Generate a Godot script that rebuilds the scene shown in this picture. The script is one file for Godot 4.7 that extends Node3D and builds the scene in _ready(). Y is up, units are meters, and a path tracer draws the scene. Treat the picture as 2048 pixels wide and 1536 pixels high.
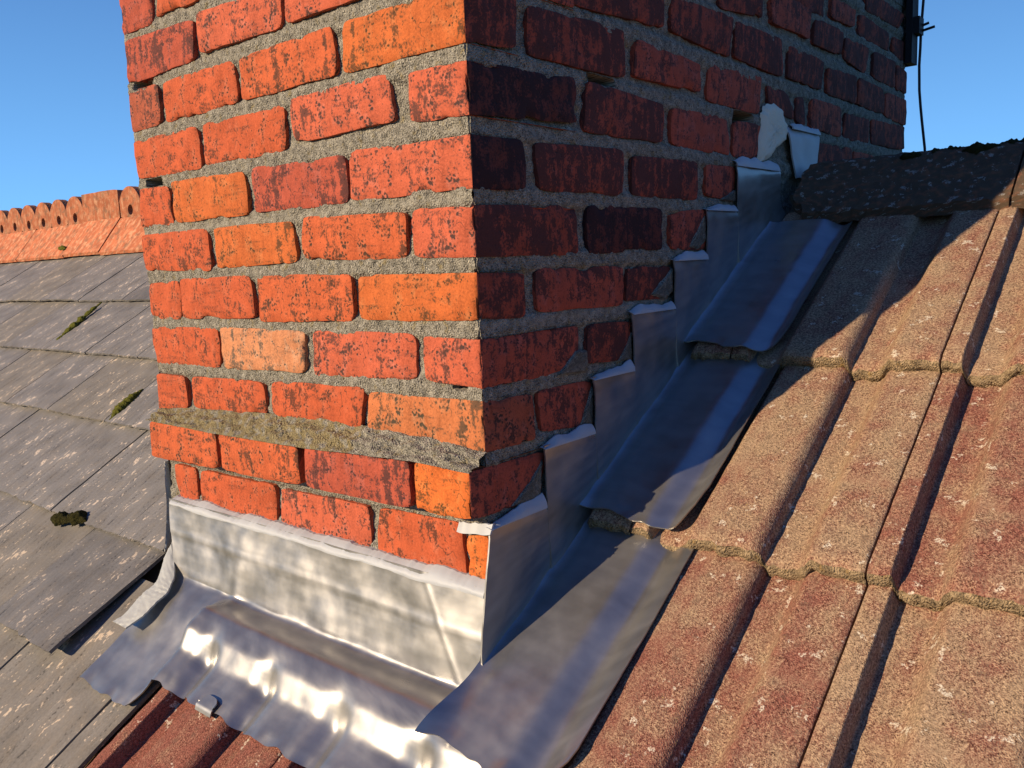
extends Node3D
# Brick chimney stack on a roof: concrete tiles to the right, slates to the left, new lead flashings round the stack.
# x runs along the ridge, y is up, z runs down the slope. The stack's outer front corner is the line x = 0, z = 0.

const PITCH := 0.655                 # rise of the roof per metre
const COS := 0.83654
const SIN := 0.54793
const FOLD := -0.935                 # height of the roof plane at z = 0
const GAUGE := 0.355                 # concrete tile course
const COVER := 0.295                 # concrete tile width
const TILE_LEFT := 0.09              # one of the tile joints
const COURSE0 := -0.123              # lower edge of one tile course, up the slope
const APEX := -0.975                 # z of the ridge over the tiles
const CREST := -1.03                 # z of the terracotta crest over the slates

const FRONT_BRICKS := {
	0: [[-774, 33, -668, 31, -673, -31, -772, -30], [-657, 31, -531, 33, -535, -25, -661, -25]],
	1: [[-764, -40, -552, -48, -560, -107, -768, -110], [-546, -41, -331, -51, -336, -103, -544, -100], [-320, -47, -169, -51, -171, -102, -324, -102]],
	2: [[-773, -119, -673, -123, -677, -184, -774, -187], [-663, -123, -456, -122, -453, -185, -659, -186], [-443, -125, -230, -122, -227, -184, -445, -184], [-210, -122, 0, -126, 0, -187, -215, -184]],
	3: [[-776, -201, -572, -202, -564, -266, -772, -265], [-557, -201, -345, -203, -350, -265, -559, -263], [-331, -196, -132, -198, -123, -254, -331, -258], [-98, -202, 0, -206, 0, -265, -98, -262]],
	4: [[-772, -279, -675, -283, -671, -347, -778, -346], [-663, -278, -454, -282, -449, -346, -659, -344], [-436, -280, -223, -284, -223, -346, -434, -344], [-212, -280, 0, -286, 0, -346, -216, -343]],
	5: [[-778, -357, -566, -359, -564, -425, -777, -418], [-549, -359, -344, -360, -342, -419, -549, -421], [-323, -357, -115, -365, -116, -421, -328, -417], [-104, -363, 0, -364, 0, -424, -104, -421]],
	6: [[-773, -441, -670, -439, -674, -502, -779, -502], [-664, -436, -460, -434, -453, -499, -664, -502], [-441, -435, -225, -437, -226, -500, -445, -504], [-211, -440, 0, -440, 0, -498, -215, -497]],
	7: [[-781, -519, -566, -513, -567, -579, -773, -582], [-556, -513, -336, -516, -344, -576, -557, -580], [-318, -514, -111, -516, -114, -574, -325, -579], [-98, -517, 0, -519, 0, -577, -98, -573]],
	8: [[-775, -599, -679, -599, -677, -654, -779, -665], [-661, -598, -453, -596, -448, -649, -662, -652], [-425, -592, -216, -590, -225, -647, -436, -644], [-207, -594, 0, -593, 0, -655, -214, -646]],
	9: [[-761, -678, -551, -679, -552, -740, -766, -743], [-545, -681, -336, -679, -337, -737, -542, -739], [-320, -675, -104, -671, -107, -733, -323, -735], [-96, -669, 0, -671, 0, -730, -95, -733]],
	10: [[-749, -760, -673, -759, -678, -822, -738, -821], [-661, -761, -442, -756, -447, -813, -666, -820], [-431, -759, -223, -755, -225, -812, -436, -814], [-200, -752, 4, -750, -3, -806, -210, -811]],
}

const SIDE_BRICKS := {
	-2: [[-1382, 159, -1704, 159, -1645, 114, -1384, 111]],
	-1: [[-1159, 98, -1311, 99, -1306, 58, -1155, 52], [-1346, 96, -1569, 94, -1573, 49, -1341, 48], [-1603, 90, -1719, 95, -1724, 39, -1598, 50]],
	0: [[-631, 29, -814, 53, -805, -14, -630, -29], [-843, 51, -1043, 51, -1039, -11, -843, -13], [-1065, 35, -1237, 39, -1226, -16, -1055, -18], [-1247, 28, -1419, 34, -1393, -30, -1243, -18], [-1449, 30, -1625, 32, -1622, -33, -1446, -32], [-1635, 26, -1726, 22, -1727, -37, -1640, -36]],
	1: [[-193, -48, -447, -26, -447, -94, -191, -106], [-473, -40, -687, -33, -674, -102, -469, -94], [-695, -35, -900, -34, -901, -103, -690, -99], [-932, -38, -1122, -40, -1109, -101, -923, -102], [-1140, -50, -1325, -44, -1329, -106, -1136, -105], [-1346, -43, -1542, -48, -1538, -106, -1343, -107], [-1547, -52, -1732, -49, -1729, -117, -1543, -110]],
	2: [[0, -126, -97, -117, -93, -179, 0, -187], [-116, -123, -336, -115, -338, -180, -114, -184], [-364, -122, -561, -128, -563, -172, -356, -176], [-594, -122, -805, -116, -797, -182, -588, -182], [-826, -126, -943, -128, -960, -177, -835, -167], [-969, -129, -1009, -126, -1021, -183, -965, -179], [-1047, -124, -1231, -124, -1227, -188, -1043, -185], [-1261, -129, -1429, -126, -1432, -185, -1247, -189], [-1444, -127, -1720, -118, -1730, -179, -1448, -185]],
	3: [[0, -206, -213, -196, -214, -254, 0, -265], [-238, -197, -441, -203, -438, -262, -225, -263], [-469, -205, -670, -202, -669, -266, -464, -261], [-687, -204, -799, -201, -781, -262, -681, -266], [-1078, -209, -1306, -206, -1302, -271, -1068, -272], [-1323, -209, -1477, -212, -1481, -269, -1320, -272]],
	4: [[0, -286, -98, -283, -103, -344, 0, -346], [-120, -284, -326, -280, -324, -344, -125, -344], [-349, -285, -552, -282, -548, -344, -343, -343], [-580, -285, -695, -280, -686, -342, -580, -335]],
	5: [[0, -364, -204, -360, -208, -425, 0, -424], [-230, -358, -433, -359, -434, -422, -229, -424], [-458, -364, -586, -356, -571, -424, -456, -422]],
	6: [[0, -440, -92, -444, -90, -500, 0, -498], [-112, -440, -319, -444, -317, -500, -114, -495], [-333, -443, -458, -448, -449, -496, -325, -496]],
	7: [[0, -519, -205, -519, -194, -580, 0, -577], [-222, -520, -341, -524, -333, -580, -216, -575]],
	8: [[0, -593, -98, -596, -101, -658, 0, -655], [-108, -594, -232, -598, -224, -661, -111, -650]],
	9: [[30, -671, -118, -676, -105, -738, 30, -730]],
}
# tone of each measured brick: o orange, r red, p salmon, t tan, c cream, d dark burnt, k sooty, u sooty and darkened for the shaded side, b bright orange
const FRONT_TONES := {0: "dr", 1: "dpp", 2: "nrso", 3: "rrpp", 4: "rodp", 5: "rosp", 6: "rrso", 7: "rcpp", 8: "rrrt", 9: "ssdb", 10: "rrpr"}
const SIDE_TONES := {-2: "u", -1: "duu", 0: "uduuuu", 1: "uuuuuud", 2: "uudduuduu", 3: "kuddud", 4: "kuud", 5: "ukd", 6: "udu", 7: "du", 8: "nd", 9: "d"}  # right side kept darker: real soot, plus shade worked into the tones

class Buf:
	var v := PackedVector3Array()
	var n := PackedVector3Array()
	var t := PackedVector2Array()
	var i := PackedInt32Array()

var noise := FastNoiseLite.new()      # smooth, -1..1
var rough := FastNoiseLite.new()      # ragged
var rng := RandomNumberGenerator.new()
var mats := {}
var taken := {}

# ---------------------------------------------------------------- names, labels
func named(parent: Node, base: String) -> String:
	var key := str(parent.get_instance_id()) + base
	var k: int = taken.get(key, 0)
	taken[key] = k + 1
	return base if k == 0 else "%s_%03d" % [base, k]

func thing(called: String, label: String, category: String, at := Vector3.ZERO, group := "") -> Node3D:
	var o := Node3D.new()
	o.name = named(self, called)
	add_child(o)
	o.position = at
	o.set_meta("label", label)
	o.set_meta("category", category)
	if group != "":
		o.set_meta("group", group)
	return o

func part(parent: Node3D, called: String, mesh: Mesh, m: Variant, label := "") -> MeshInstance3D:
	var o := MeshInstance3D.new()
	o.name = named(parent, called)
	o.mesh = mesh
	if m is Material:
		for k in mesh.get_surface_count():
			mesh.surface_set_material(k, m)
	elif m is Array:
		for k in mesh.get_surface_count():
			mesh.surface_set_material(k, m[k])
	parent.add_child(o)
	if parent != self and parent.get_parent() == self:
		o.position = -parent.position
	if label != "":
		o.set_meta("label", label)
	return o

func structure(called: String, mesh: Mesh, m: Material) -> MeshInstance3D:
	var o := part(self, called, mesh, m)
	o.set_meta("kind", "structure")
	return o

# ---------------------------------------------------------------- mesh helpers
func done(bufs: Array) -> ArrayMesh:
	var mesh := ArrayMesh.new()
	for b: Buf in bufs:
		var a := []
		a.resize(Mesh.ARRAY_MAX)
		a[Mesh.ARRAY_VERTEX] = b.v
		a[Mesh.ARRAY_NORMAL] = b.n
		a[Mesh.ARRAY_TEX_UV] = b.t
		a[Mesh.ARRAY_INDEX] = b.i
		mesh.add_surface_from_arrays(Mesh.PRIMITIVE_TRIANGLES, a)
	return mesh

# A grid of (nu + 1) x (nv + 1) points; its front looks along du x dv. off is the way to its other side.
# sides: bit 1 the edge v = 0, 2 v = 1, 4 u = 0, 8 u = 1
func sheet(b: Buf, p: PackedVector3Array, uv: PackedVector2Array, nu: int, nv: int, off := Vector3.ZERO, sides := 15, back := true) -> void:
	var w := nu + 1
	var base := b.v.size()
	var nn := PackedVector3Array()
	nn.resize(p.size())
	var mid := Vector3.ZERO
	for j in nv + 1:
		for i in w:
			var du := p[j * w + mini(i + 1, nu)] - p[j * w + maxi(i - 1, 0)]
			var dv := p[mini(j + 1, nv) * w + i] - p[maxi(j - 1, 0) * w + i]
			nn[j * w + i] = du.cross(dv).normalized()
			mid += p[j * w + i]
	mid /= p.size()
	b.v.append_array(p)
	b.n.append_array(nn)
	b.t.append_array(uv)
	for j in nv:
		for i in nu:
			var a := base + j * w + i
			b.i.append_array(PackedInt32Array([a, a + w, a + 1, a + 1, a + w, a + w + 1]))
	if off == Vector3.ZERO:
		return
	if back:
		var lower := b.v.size()
		for k in p.size():
			b.v.append(p[k] + off)
			b.n.append(-nn[k])
		b.t.append_array(uv)
		for j in nv:
			for i in nu:
				var a := lower + j * w + i
				b.i.append_array(PackedInt32Array([a, a + 1, a + w, a + 1, a + w + 1, a + w]))
	for side in 4:
		if not (sides & (1 << side)):
			continue
		var line := PackedInt32Array()
		if side < 2:
			for i in w:
				line.append((0 if side == 0 else nv * w) + i)
		else:
			for j in nv + 1:
				line.append(j * w + (0 if side == 2 else nu))
		var out := Vector3.ZERO
		for k in line:
			out += p[k]
		out = out / line.size() - mid
		var flip := (p[line[line.size() - 1]] - p[line[0]]).cross(off).dot(out) < 0.0
		for k in line.size() - 1:
			var e0 := p[line[k]]
			var e1 := p[line[k + 1]]
			var nrm := (e1 - e0).cross(off).normalized()
			if flip:
				nrm = -nrm
			var at := b.v.size()
			b.v.append_array(PackedVector3Array([e0, e1, e1 + off, e0 + off]))
			b.n.append_array(PackedVector3Array([nrm, nrm, nrm, nrm]))
			var s0 := uv[line[k]]
			var s1 := uv[line[k + 1]]
			var deep := Vector2(off.length() * 2.0, off.length() * 2.0)
			b.t.append_array(PackedVector2Array([s0, s1, s1 + deep, s0 + deep]))
			if flip:
				b.i.append_array(PackedInt32Array([at, at + 1, at + 2, at, at + 2, at + 3]))
			else:
				b.i.append_array(PackedInt32Array([at, at + 2, at + 1, at, at + 3, at + 2]))

# a grid from a function (u, v in 0..1) -> point; texture coordinates in metres along the two ways
func grid(b: Buf, f: Callable, nu: int, nv: int, lu: float, lv: float, off := Vector3.ZERO, sides := 15, back := true, shift := Vector2.ZERO) -> void:
	var p := PackedVector3Array()
	var uv := PackedVector2Array()
	for j in nv + 1:
		for i in nu + 1:
			var u := float(i) / nu
			var v := float(j) / nv
			p.append(f.call(u, v))
			uv.append(Vector2(u * lu, -v * lv) + shift)
	sheet(b, p, uv, nu, nv, off, sides, back)

func box(b: Buf, lo: Vector3, hi: Vector3) -> void:
	var c := (lo + hi) / 2.0
	var h := (hi - lo) / 2.0
	for ax in 3:
		for sg: float in [-1.0, 1.0]:
			var n := Vector3.ZERO
			n[ax] = sg
			var e1 := Vector3.ZERO
			e1[(ax + 1) % 3] = h[(ax + 1) % 3]
			var e2 := Vector3.ZERO
			e2[(ax + 2) % 3] = h[(ax + 2) % 3] * sg
			var o := c + n * h[ax]
			var at := b.v.size()
			b.v.append_array(PackedVector3Array([o - e1 - e2, o + e1 - e2, o - e1 + e2, o + e1 + e2]))
			b.n.append_array(PackedVector3Array([n, n, n, n]))
			b.t.append_array(PackedVector2Array([Vector2(0, 0), Vector2(e1.length() * 2, 0), Vector2(0, e2.length() * 2), Vector2(e1.length() * 2, e2.length() * 2)]))
			b.i.append_array(PackedInt32Array([at, at + 2, at + 1, at + 1, at + 2, at + 3]))

func tube(b: Buf, pts: Array, r: float, sides := 8) -> void:
	var p := PackedVector3Array()
	var uv := PackedVector2Array()
	for k in pts.size():
		var d: Vector3 = (pts[mini(k + 1, pts.size() - 1)] - pts[maxi(k - 1, 0)]).normalized()
		var a := d.cross(Vector3(0.3, 0.1, 1)).normalized()
		var c := d.cross(a)
		for s in sides + 1:
			var t := TAU * s / sides
			p.append(pts[k] + (a * cos(t) + c * sin(t)) * r)
			uv.append(Vector2(s * 0.01, k * 0.05))
	sheet(b, p, uv, sides, pts.size() - 1)

func roof(x: float, s: float, off: float) -> Vector3:
	return Vector3(x, FOLD + s * SIN + off * COS, -s * COS + off * SIN)

func step(a: float, b: float, x: float) -> float:
	return smoothstep(a, b, x)

# height of a concrete tile's face over its pan; x along the ridge
func roll(x: float) -> float:
	var q := fposmod(x - (TILE_LEFT + 0.025), COVER / 2.0)
	return 0.022 * (1.0 - step(0.0, 0.006, q) + step(0.040, 0.062, q)) - 0.003

# the same as sheet lead dressed over it lies: bridging the hollows
func dressed(x: float, reach: float, soft: float) -> float:
	var sum := 0.0
	var all := 0.0
	for k in 11:
		var t := (k - 5) / 6.0
		var w := 1.0 + cos(PI * t)
		var c := x + t * soft
		var m := roll(c)
		for e: float in [-1.0, -0.5, 0.5, 1.0]:
			m = maxf(m, roll(c + e * reach))
		sum += m * w
		all += w
	return sum / all

func tile_face(x: float, s: float) -> float:
	var c := floorf((s - COURSE0) / GAUGE)
	return 0.022 * (1.0 - (s - COURSE0 - c * GAUGE) / GAUGE) + roll(x)

# ---------------------------------------------------------------- textures
const TEX := 512
func field(freq: float, sd: int, octaves := 3, kind := FastNoiseLite.TYPE_SIMPLEX_SMOOTH, w := TEX, h := TEX, gain := 0.5) -> PackedByteArray:
	var n := FastNoiseLite.new()
	n.noise_type = kind
	n.seed = sd
	n.frequency = freq
	n.fractal_octaves = octaves
	n.fractal_gain = gain
	var im := n.get_seamless_image(w, h, false, false, 0.15, true)
	im.convert(Image.FORMAT_L8)
	if w != TEX or h != TEX:
		im.resize(TEX, TEX, Image.INTERPOLATE_CUBIC)
	return im.get_data()

func picture(data: PackedByteArray, rgb: bool) -> ImageTexture:
	var im := Image.create_from_data(TEX, TEX, false, Image.FORMAT_RGB8 if rgb else Image.FORMAT_L8, data)
	im.generate_mipmaps()
	return ImageTexture.create_from_image(im)

var srgb := PackedByteArray()
func put(d: PackedByteArray, k: int, r: float, g: float, b: float) -> void:
	d[k * 3] = srgb[clampi(int(r * 1023.0), 0, 1023)]
	d[k * 3 + 1] = srgb[clampi(int(g * 1023.0), 0, 1023)]
	d[k * 3 + 2] = srgb[clampi(int(b * 1023.0), 0, 1023)]

func ramp(a: float, b: float, x: float) -> float:
	return clampf((x - a) / (b - a), 0.0, 1.0)

func material(called: String, tex: Texture2D, tint: Color, roughness: float, per_metre: float, bump: Texture2D = null, bump_cm := 0.1) -> StandardMaterial3D:
	var m := StandardMaterial3D.new()
	m.resource_name = called
	m.albedo_texture = tex
	m.albedo_color = tint.linear_to_srgb()
	m.roughness = roughness
	m.metallic_specular = 0.3
	m.uv1_scale = Vector3(per_metre, per_metre, per_metre) * 1.5
	if bump:
		m.heightmap_enabled = true
		m.heightmap_texture = bump
		m.heightmap_scale = bump_cm
	mats[called] = m
	return m

func make_materials() -> void:
	srgb.resize(1024)
	for k in 1024:
		srgb[k] = int(round(255.0 * Color(k / 1023.0, 0, 0).linear_to_srgb().r))
	var n := TEX * TEX
	var low := field(0.006, 1)
	var mid := field(0.03, 2, 5, FastNoiseLite.TYPE_SIMPLEX_SMOOTH, TEX, TEX, 0.6)
	var mid2 := field(0.02, 3, 4)
	var fine := field(0.13, 4, 2)
	var grain := field(0.33, 5, 1)
	var pits := field(0.10, 6, 2, FastNoiseLite.TYPE_CELLULAR)
	var streak := field(0.05, 7, 3, FastNoiseLite.TYPE_SIMPLEX_SMOOTH, TEX, TEX / 8)      # drawn out along v
	var streak2 := field(0.03, 8, 3, FastNoiseLite.TYPE_SIMPLEX_SMOOTH, TEX / 6, TEX)    # drawn out along u

	var crk := field(0.012, 9, 4)
	# fired clay, four mixes: clean, speckled, burnt, and sooty, its soot spread wider to deepen the side's shade
	var clay := []
	for kind in 4:
		var d := PackedByteArray()
		d.resize(n * 3)
		var h := PackedByteArray()
		h.resize(n)
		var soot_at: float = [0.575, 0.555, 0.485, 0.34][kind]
		var pit_at: float = [0.30, 0.38, 0.30, 0.30][kind]
		for k in n:
			var lo := low[k] / 255.0
			var mi := mid[k] / 255.0
			var m2 := mid2[k] / 255.0
			var fi := fine[k] / 255.0
			var gr := grain[k] / 255.0
			var st := streak[k] / 255.0
			var m := 0.72 + 0.34 * (lo - 0.5) + 0.20 * (st - 0.5) + 0.34 * (fi - 0.5) + 0.26 * (gr - 0.5)
			var soot := ramp(soot_at, soot_at + 0.15, 0.42 * mi + 0.36 * fi + 0.22 * gr + 0.35 * (st - 0.5) + 0.38 * (lo - 0.5) + 0.15 * (m2 - 0.5))
			var pit := ramp(pit_at * (0.5 + m2), pit_at * (0.5 + m2) - 0.10, pits[k] / 255.0 + 0.25 * (1.0 - m2)) * ramp(0.35, 0.6, m2)
			var pale := 0.6 * ramp(0.55, 0.95, m2 + 0.3 * (st - 0.5)) * (1.0 - soot)
			var r := m + 0.08 * pale
			var g := m * (1.0 + 0.75 * pale)
			var b := m * (1.0 + 1.5 * pale)
			var crack := ramp(0.016, 0.004, absf(crk[k] / 255.0 - 0.5)) * ramp(0.48, 0.62, low[(k + n / 3) % n] / 255.0)
			var line := ramp(0.70, 0.84, streak2[k] / 255.0) * ramp(0.42, 0.62, fi)
			var dirt := maxf(maxf(0.86 * soot, 0.95 * pit), maxf(0.92 * crack, 0.65 * line))
			r = lerpf(r, 0.07, dirt)
			g = lerpf(g, 0.20, dirt)
			b = lerpf(b, 0.36, dirt)
			var crumb := ramp(0.90, 0.97, gr) * ramp(0.55, 0.7, mi)
			r += crumb * 0.25
			g += crumb * 0.9
			b += crumb * 1.0
			put(d, k, r, g * 0.62, b * 0.55)
			h[k] = clampi(int(150 + 40 * (fi - 0.5) + 45 * (st - 0.5) + 26 * (gr - 0.5) - 90 * pit - 20 * soot - 70 * crack), 0, 255)
		clay.append([picture(d, true), picture(h, false)])
	# the textures hold green x 0.62 and blue x 0.55 of red, so that pale spots have room
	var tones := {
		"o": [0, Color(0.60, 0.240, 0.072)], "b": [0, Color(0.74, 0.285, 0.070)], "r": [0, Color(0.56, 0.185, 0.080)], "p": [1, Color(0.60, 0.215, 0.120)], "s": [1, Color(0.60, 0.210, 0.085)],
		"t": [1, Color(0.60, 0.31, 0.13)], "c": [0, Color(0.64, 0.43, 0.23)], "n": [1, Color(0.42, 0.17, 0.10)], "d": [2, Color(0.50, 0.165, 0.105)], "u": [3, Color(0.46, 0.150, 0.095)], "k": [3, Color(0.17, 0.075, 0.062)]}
	for q: String in tones:
		material("brick_" + q, clay[tones[q][0]][0], tones[q][1], 0.85, 2.0, clay[tones[q][0]][1], 0.13)

	# mortar: sand and lime, grains, olive lichen
	for kind in 2:
		var d := PackedByteArray()
		d.resize(n * 3)
		for k in n:
			var lo := low[k] / 255.0
			var mi := mid[k] / 255.0
			var fi := fine[k] / 255.0
			var gr := grain[k] / 255.0
			var m := (0.225 + 0.22 * (mi - 0.5) + 0.20 * (fi - 0.5) + 0.20 * (gr - 0.5)) * (0.72 + 0.56 * mid2[(k + n / 2) % n] / 255.0)
			var light := ramp(0.80, 0.93, gr) * (0.4 + 0.6 * ramp(0.4, 0.6, mi))
			var liche := ramp(0.70 if kind == 0 else 0.28, 0.95 if kind == 0 else 0.5, mid2[k] / 255.0 + 0.2 * (fi - 0.5))
			var dark := ramp(0.34, 0.2, fi)
			var r := lerpf(m, 0.60, light * 0.75) * (1.0 - 0.6 * dark)
			var g := lerpf(m * 0.93, 0.56, light * 0.75) * (1.0 - 0.6 * dark)
			var b := lerpf(m * 0.76, 0.45, light * 0.75) * (1.0 - 0.6 * dark)
			var y := 0.75 * liche
			var bright := 0.6 + 0.9 * fi
			put(d, k, lerpf(r, 0.20 * bright, y), lerpf(g, 0.155 * bright, y), lerpf(b, 0.065 * bright, y))
		material("mortar" if kind == 0 else "mortar_mossy", picture(d, true), Color(1, 1, 1), 0.95, 3.2, picture(field(0.14, 31 + kind, 4), false), 0.36)
	material("tile_edge", mats.mortar.albedo_texture, Color(1.0, 0.78, 0.56), 0.95, 3.2, mats.mortar.heightmap_texture, 0.3)
	var lime := material("lime_mortar", picture(field(0.05, 51, 4), false), Color(0.62, 0.58, 0.47), 0.9, 3.0, picture(field(0.09, 52, 3), false), 0.12)
	lime.albedo_texture = null

	# concrete roof tiles, two states: red granules still on, worn to sand
	var coarse := field(0.36, 41, 2)
	var lich := field(0.017, 43, 5, FastNoiseLite.TYPE_SIMPLEX_SMOOTH, TEX, TEX, 0.62)
	for kind in 3:
		var d := PackedByteArray()
		d.resize(n * 3)
		for k in n:
			var lo := low[k] / 255.0
			var mi := mid[k] / 255.0
			var m2 := mid2[k] / 255.0
			var fi := fine[k] / 255.0
			var gr := grain[k] / 255.0
			var co := coarse[k] / 255.0
			var worn := ramp([0.30, 0.10, 0.60][kind], [0.85, 0.62, 1.2][kind], lo * 0.50 + m2 * 0.35 + (streak[k] / 255.0) * 0.15 + 0.6 * (co - 0.5) + 0.45 * (gr - 0.5) + 0.35 * (fi - 0.5))
			var s := 0.76 + 0.95 * (co - 0.45) + 0.6 * (gr - 0.5) + 0.8 * (fi - 0.5) + 0.55 * (mi - 0.5)
			var r := lerpf(0.275, 0.415, worn) * s
			var g := lerpf(0.098, 0.285, worn) * s
			var b := lerpf(0.070, 0.175, worn) * s
			var dark := ramp(0.50, 0.95, mi + 0.55 * (co - 0.5) + 0.3 * (gr - 0.5)) * 0.75
			r = lerpf(r, 0.075 * (0.6 + gr), dark)
			g = lerpf(g, 0.052 * (0.6 + gr), dark)
			b = lerpf(b, 0.036 * (0.6 + gr), dark)
			var white := ramp(0.775, 0.83, lich[k] / 255.0 + 0.20 * (fi - 0.5)) * ramp(0.30, 0.45, co)
			r = lerpf(r, 0.62, white * 0.85)
			g = lerpf(g, 0.56, white * 0.85)
			b = lerpf(b, 0.44, white * 0.85)
			var yel := ramp(0.86, 0.93, (255 - low[k]) / 255.0 * 0.35 + mi * 0.65 + 0.35 * (fi - 0.5)) * ramp(0.4, 0.7, gr)
			put(d, k, lerpf(r, 0.46, yel), lerpf(g, 0.30, yel), lerpf(b, 0.03, yel))
		material(["tile_red", "tile_worn", "tile_deep"][kind], picture(d, true), Color(1, 1, 1), 0.95, 2.1, picture(coarse, false), 0.14)

	# slate
	var flk := field(0.045, 71, 4, FastNoiseLite.TYPE_SIMPLEX_SMOOTH, TEX, TEX / 2, 0.6)
	var d2 := PackedByteArray()
	d2.resize(n * 3)
	for k in n:
		var lo := low[k] / 255.0
		var mi := mid[k] / 255.0
		var fi := fine[k] / 255.0
		var st := streak[k] / 255.0
		var m := 0.165 + 0.07 * (lo - 0.5) + 0.035 * (st - 0.5) + 0.05 * (fi - 0.5) + 0.02 * (grain[k] / 255.0 - 0.5)
		var brown := ramp(0.45, 0.9, mid2[k] / 255.0) * 0.35
		var fleck := ramp(0.735, 0.80, flk[k] / 255.0 * 0.80 + fi * 0.24 + 0.24 * (lo - 0.5))
		var dark := ramp(0.30, 0.18, st * 0.6 + fi * 0.4) * 0.5
		var r := m * (1.0 + 0.22 * brown) * (1.0 - dark)
		var g := m * (0.95 + 0.08 * brown) * (1.0 - dark)
		var b := m * (0.90 - 0.10 * brown) * (1.0 - dark)
		put(d2, k, lerpf(r, 0.56, fleck * 0.8), lerpf(g, 0.46, fleck * 0.8), lerpf(b, 0.36, fleck * 0.8))
	var slate_tex := picture(d2, true)
	var slate_bump := picture(streak, false)
	material("slate", slate_tex, Color(1, 1, 1), 0.62, 1.55, slate_bump, 0.10)
	material("slate_brown", slate_tex, Color(1.0, 0.97, 0.90), 0.66, 1.55, slate_bump, 0.10)
	material("slate_blue", slate_tex, Color(0.84, 0.84, 0.83), 0.55, 1.55, slate_bump, 0.08)

	# weathered ridge concrete with white lichen
	var d3 := PackedByteArray()
	d3.resize(n * 3)
	for k in n:
		var mi := mid[k] / 255.0
		var fi := fine[k] / 255.0
		var co := coarse[k] / 255.0
		var s := 0.5 + co
		var red := ramp(0.5, 0.8, mid2[k] / 255.0)
		var r := lerpf(0.13, 0.24, red) * s
		var g := lerpf(0.088, 0.115, red) * s
		var b := lerpf(0.056, 0.065, red) * s
		var white := ramp(0.72, 0.78, lich[k] / 255.0 + 0.25 * (fi - 0.5)) * ramp(0.3, 0.5, co)
		put(d3, k, lerpf(r, 0.52, white * 0.9), lerpf(g, 0.50, white * 0.9), lerpf(b, 0.44, white * 0.9))
	material("ridge_concrete", picture(d3, true), Color(1, 1, 1), 0.95, 3.2, picture(coarse, false), 0.35)

	# terracotta
	var d4 := PackedByteArray()
	d4.resize(n * 3)
	for k in n:
		var lo := low[k] / 255.0
		var st := streak[k] / 255.0
		var fi := fine[k] / 255.0
		var pale := ramp(0.44, 0.72, st * 0.28 + mid[k] / 255.0 * 0.40 + lich[k] / 255.0 * 0.32) * 0.75
		var dark := ramp(0.56, 0.78, mid2[k] / 255.0 + 0.2 * (fi - 0.5)) * 0.6
		var m := 0.8 + 0.4 * (lo - 0.5)
		put(d4, k, lerpf(lerpf(0.50 * m, 0.62, pale), 0.17, dark), lerpf(lerpf(0.155 * m, 0.33, pale), 0.105, dark), lerpf(lerpf(0.070 * m, 0.19, pale), 0.065, dark))
	material("terracotta", picture(d4, true), Color(1, 1, 1), 0.85, 1.3, picture(fine, false), 0.1)

	material("terracotta_stained", mats.terracotta.albedo_texture, Color(0.74, 0.78, 0.80), 0.9, 1.3, mats.terracotta.heightmap_texture, 0.12)

	# moss
	var d5 := PackedByteArray()
	d5.resize(n * 3)
	for k in n:
		var s := 0.35 + 1.2 * coarse[k] / 255.0
		var warm := mid[k] / 255.0
		put(d5, k, lerpf(0.13, 0.25, warm) * s, lerpf(0.15, 0.23, warm) * s, lerpf(0.022, 0.040, warm) * s)
	material("moss", picture(d5, true), Color(1, 1, 1), 1.0, 6.0, picture(coarse, false), 0.5)
	material("moss_dark", mats.moss.albedo_texture, Color(0.30, 0.27, 0.36), 1.0, 6.0, picture(coarse, false), 0.5)

	# sheet lead: bare metal, wiped with patination oil; old lead is duller
	var d6 := PackedByteArray()
	d6.resize(n * 3)
	var d7 := PackedByteArray()
	d7.resize(n)
	var scratch := field(0.02, 61, 2, FastNoiseLite.TYPE_SIMPLEX_SMOOTH, TEX / 12, TEX)
	for k in n:
		var lo := low[k] / 255.0
		var mi := mid2[k] / 255.0
		var sc := streak2[k] / 255.0
		var m := 0.33 + 0.06 * (lo - 0.5) + 0.06 * (mi - 0.5) + 0.06 * (sc - 0.5)
		put(d6, k, m, m * 0.99, m * 0.985)
		d7[k] = clampi(int(255.0 * (0.36 + 0.10 * (mi - 0.5) + 0.10 * (lo - 0.5) + 0.06 * (sc - 0.5))), 0, 255)
	var lead_tex := picture(d6, true)
	var lead_rough := picture(d7, false)
	var lead_bump := picture(field(0.018, 62, 3), false)
	var bare := material("lead", lead_tex, Color(1, 0.985, 0.95), 1.0, 1.4, lead_bump, 0.012)
	bare.metallic = 0.80
	bare.roughness_texture = lead_rough
	var oxide := material("lead_oxide", null, Color(0.40, 0.41, 0.39), 0.6, 1.4, lead_bump, 0.03)   # old lead gone dull and chalky
	oxide.metallic = 0.3
	var seal := material("sealant", null, Color(0.36, 0.38, 0.40), 0.55, 1.0)
	seal.metallic_specular = 0.5
	var dark_iron := material("iron", null, Color(0.02, 0.02, 0.022), 0.6, 1.0)
	dark_iron.metallic = 0.3
	material("cable", null, Color(0.02, 0.02, 0.025), 0.5, 1.0)
	material("wall_brick", clay[1][0], Color(0.6, 0.2, 0.1), 0.9, 1.2)
	material("boards", null, Color(0.20, 0.14, 0.09), 0.9, 1.0)
	material("grass", mats.moss.albedo_texture, Color(0.5, 0.6, 0.7), 1.0, 0.2)

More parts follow.
